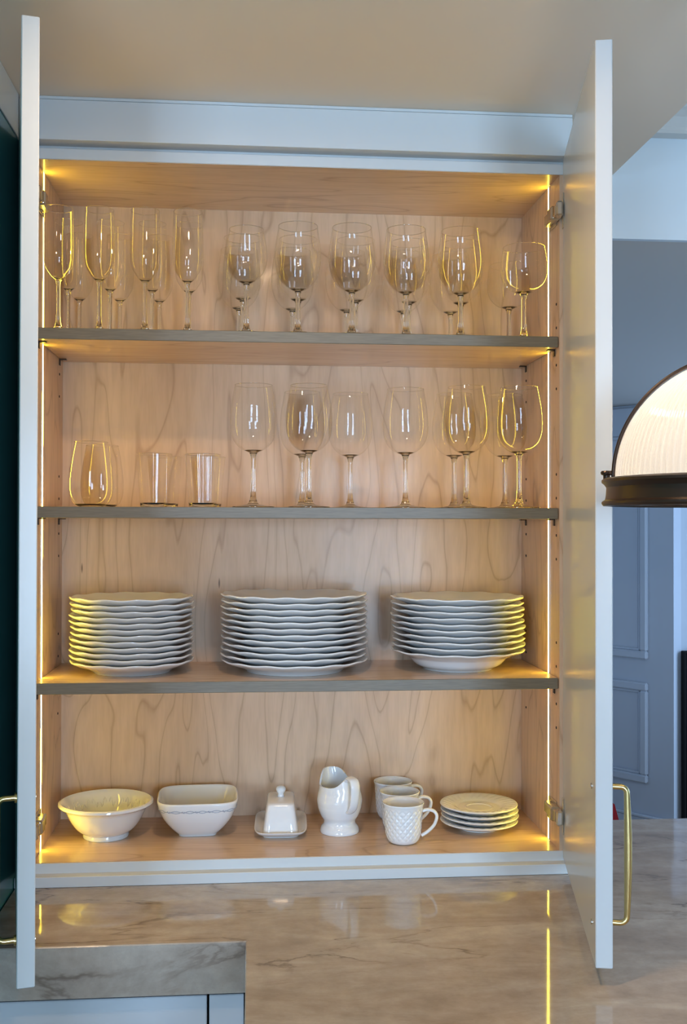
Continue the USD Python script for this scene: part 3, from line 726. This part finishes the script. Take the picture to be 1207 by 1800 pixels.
# mugs
MR = .0375 / .0396
mug_o = [(r * MR, z) for r, z in curve([(.0215, .0), (.0255, .0012), (.0300, .0060), (.0332, .0170), (.0352, .0400), (.0372, .0620), (.0392, .0690)], 70)]
mug_i = [(.0396 * MR, .0705), (.0388 * MR, .0715)] + [(r * MR - .0034, z) for r, z in curve([(.0385, .0690), (.0372, .0600), (.0352, .0380), (.0332, .0180), (.0290, .0085)], 24)] + [(.014, .0060), (0, .0058)]
nM = 192


def quilt(r, z, a):
    w = np.clip((z - .006) / .006, 0, 1) * np.clip((.064 - z) / .004, 0, 1)
    u, v_ = a * 9 / math.pi * math.pi, z / .0125 * math.pi
    d1, d2 = np.abs(np.sin((a * 18 + v_ * 2) / 2)), np.abs(np.sin((a * 18 - v_ * 2) / 2))
    return 1 + w * .045 * (np.minimum(d1, d2) ** .7 - .55) if r > .02 else np.ones_like(a)


mo = lathe([(0, .0015), (.019, .0015), (.0205, 0)] + mug_o, nM, rmod=quilt)
mi = lathe([mug_o[-1]] + mug_i, nM)
mg = thing('mug', (.185, .0690, B0), 0, label='white quilted mug at the front of the three in a line', cat='mug', group='white quilted mugs')
obj('body', cat(mo, mi), 'porcelain', mg, smooth=55)
mh = [(.0350, 0, .0560), (.0440, 0, .0590), (.0540, 0, .0570), (.0600, 0, .0480), (.0570, 0, .0360), (.0480, 0, .0240), (.0330, 0, .0130)]
obj('handle', moved(tube(bezier(mh, 36), .0036, 14, flat=(1.25, .85)), (0, 0, 0), -12), 'porcelain', mg, smooth=60)
dup(mg, (.189, .1465, B0), 14, label='white quilted mug in the middle of the three in a line')
dup(mg, (.187, .2240, B0), 24, label='white quilted mug at the back of the three in a line')

# saucers
Rs = .0725
under = [(0, .003), (.031, .0028), (.033, 0), (.037, 0), (.038, .0025), (.050, .0062), (.064, .0105), (Rs - .001, .0136)]
upper = [(Rs, .0150), (Rs - .0012, .0164), (.066, .0158), (.0475, .0120), (.0450, .0112), (.0430, .0098), (.0400, .0085), (.0270, .0078), (.0255, .0086), (.0238, .0086), (.0225, .0072), (0, .0068)]


def dense(p, n):
    p = np.array(p); out = []
    for a, b_ in zip(p[:-1], p[1:]):
        k = max(1, int(np.hypot(*(b_ - a)) / n)); out += [tuple(a + (b_ - a) * i / k) for i in range(k)]
    return out + [tuple(p[-1])]


lv = lambda r, z, a: (.0009 * np.abs(np.sin(a * 14 + 60 * (r - .05) * 14 * .12)) ** .8 * np.clip((r - .0480) / .003, 0, 1) * np.clip((.069 - r) / .003, 0, 1) * (z > .0115) * (r < .0705)) if r > .047 else np.zeros_like(a)
sm = lathe(dense(under, .004) + dense(upper, .0016), 200, zmod=lv)
p = None
for k in range(4):
    lab = 'white saucer with embossed rim, ' + ('lowest', 'third from top', 'second from top', 'topmost')[k] + ' of the stack at right'
    loc = (.340 + (-.0008, .0010, 0, -.0010)[k], .147, B0 + k * .0100)
    if p is None:
        p = thing('saucer', loc, 0, label=lab, cat='saucer', group='white saucers stacked on the bottom shelf'); obj('body', sm, 'porcelain', p, smooth=40)
    else:
        dup(p, loc, 23 * k, label=lab)

# ------------------------------------------------------------------ pendant lamp over the right part of the counter
PX, PY = .484, -.62
pl = thing('pendant_lamp', (PX, PY, 0), label='half-dome pendant lamp of ribbed glass in a dark bronze ring, right of the door', cat='lamp')
RD, RG, Z0, Z1 = .141, .159, 1.546, 1.579
hemi = [(RD * math.cos(t), Z1 + RD * math.sin(t) * 1.0) for t in np.linspace(0, math.radians(80), 28)]
rib = lambda r, z, a: 1 + .016 * np.abs(np.cos(a * 55))
obj('glass_shade', lathe(hemi, 660, rmod=rib), 'ribbed_glass', pl, smooth=True, label='ribbed clear glass dome')
ring = [(.147, Z0 + .002), (.151, Z0), (RG - .002, Z0), (RG, Z0 + .0025), (RG, Z0 + .005), (RG - .004, Z0 + .0075), (RG - .005, Z0 + .0135), (RG - .0055, Z0 + .022), (RG - .003, Z0 + .0255), (RG, Z0 + .0280), (RG, Z0 + .031), (RG - .003, Z1), (RD + .0035, Z1 + .001), (RD + .0035, Z1 - .003), (.149, Z0 + .024)]
obj('ring', lathe(ring, 96, closed=True), 'bronze', pl, smooth=35)
obj('lower_diffuser', lathe([(0, Z0 + .004), (.148, Z0 + .004), (.148, Z0 + .006), (0, Z0 + .006)], 72), 'ribbed_glass', pl, smooth=30)
for k in range(3):
    a = math.radians(160.5 + 120 * k)
    d_ = np.array([math.cos(a), math.sin(a), 0])
    arc = [d_ * ((RD + .0045) * math.cos(t)) + [0, 0, Z1 + (RD + .0045) * math.sin(t)] for t in np.linspace(.0, math.radians(80), 24)]
    obj('strap', tube(arc, .0022, 10), 'bronze', pl, smooth=50)
    kn = lathe([(0, Z1 - .001), (.004, Z1 - .001), (.004, Z1 + .004), (.0065, Z1 + .005), (.0072, Z1 + .0075), (.0060, Z1 + .0095), (0, Z1 + .0100)], 20)
    obj('thumb_screw', moved(kn, d_ * (RG - .006)), 'bronze', pl, smooth=40)
zt = Z1 + RD * .985
obj('cap', lathe([(0, zt - .004), (.032, zt - .004), (.034, zt + .002), (.026, zt + .012), (.018, zt + .03), (.016, zt + .055), (.010, zt + .062), (0, zt + .062)], 40), 'bronze', pl, smooth=35)
obj('rod', lathe([(0, zt + .06), (.006, zt + .06), (.006, FT - .02), (0, FT - .02)], 16), 'bronze', pl, smooth=40)
obj('canopy', lathe([(0, FT - .022), (.05, FT - .022), (.062, FT - .010), (.064, FT - .0005), (0, FT - .0005)], 40), 'bronze', pl, smooth=35)
bulb = trimesh.creation.icosphere(3, .026); bulb.apply_translation((0, 0, 1.645))
obj('bulb', bulb, 'bulb_glow', pl, smooth=True)
obj('socket', lathe([(0, 1.668), (.014, 1.668), (.016, 1.69), (.016, zt - .003), (0, zt - .003)], 24), 'bronze', pl, smooth=35)

# ------------------------------------------------------------------ recessed ceiling lamps above and behind the viewer
for k, (x, y, z) in enumerate([(-.05, -.70, FT), (1.05, -.75, CEIL)]):
    dl = thing('downlight', (x, y, 0), label=('recessed round lamp in the lowered ceiling just in front of the cabinet', 'recessed round lamp in the higher ceiling right of the pendant')[k], cat='lamp')
    obj('trim_ring', lathe([(.052, z - .0005), (.052, z - .003), (.058, z - .006), (.075, z - .004), (.076, z - .0005)], 48, closed=True), 'white_paint', dl, smooth=40)
    L = UsdLux.DiskLight.Define(stage, str(dl.GetPath()) + '/lamp'); L.CreateRadiusAttr(.05); L.CreateIntensityAttr(CAN_L); L.CreateColorAttr(Gf.Vec3f(*CAN_C)); L.AddTranslateOp().Set(Gf.Vec3d(0, 0, z - .002))

# ------------------------------------------------------------------ things glimpsed beyond the opening
tv = thing('fireplace_screen', (0, 0, 0), label='near-black flat upright panel at the far right edge, against the pale wall', cat='panel')
obj('panel', box((1.992, 3.115, 0), (2.60, 3.150, .90), .005), 'dark_lacquer', tv)
obj('frame', cat(box((1.984, 3.110, .0), (1.992, 3.152, .905), .002), box((1.984, 3.110, .90), (2.61, 3.152, .91), .002), box((2.60, 3.110, 0), (2.61, 3.152, .90), .002)), 'dark_void', tv)
ch = thing('chair', (.822, 1.195, 0), 20, label='red chair back just showing over the counter beside the door handle', cat='chair')
bk = trimesh.creation.extrude_polygon(Polygon([(-.188, .50), (.188, .50), (.183, .648), (.168, .694), (.160, .700), (-.160, .700), (-.168, .694), (-.183, .648)]), .024, engine='earcut')
obj('backrest', oriented(bk, (0, .012, 0), (1, 0, 0), (0, 0, 1), (0, -1, 0)), 'red_fabric', ch)
obj('seat', box((-.19, 0, .44), (.19, .40, .48), .012), 'red_fabric', ch)
for sx, sy, h in ((-.165, .01, .51), (.165, .01, .51), (-.165, .37, .44), (.165, .37, .44)):
    obj('leg', box((sx - .015, sy - .012, 0), (sx + .015, sy + .012, h), .004), 'dark_lacquer', ch)
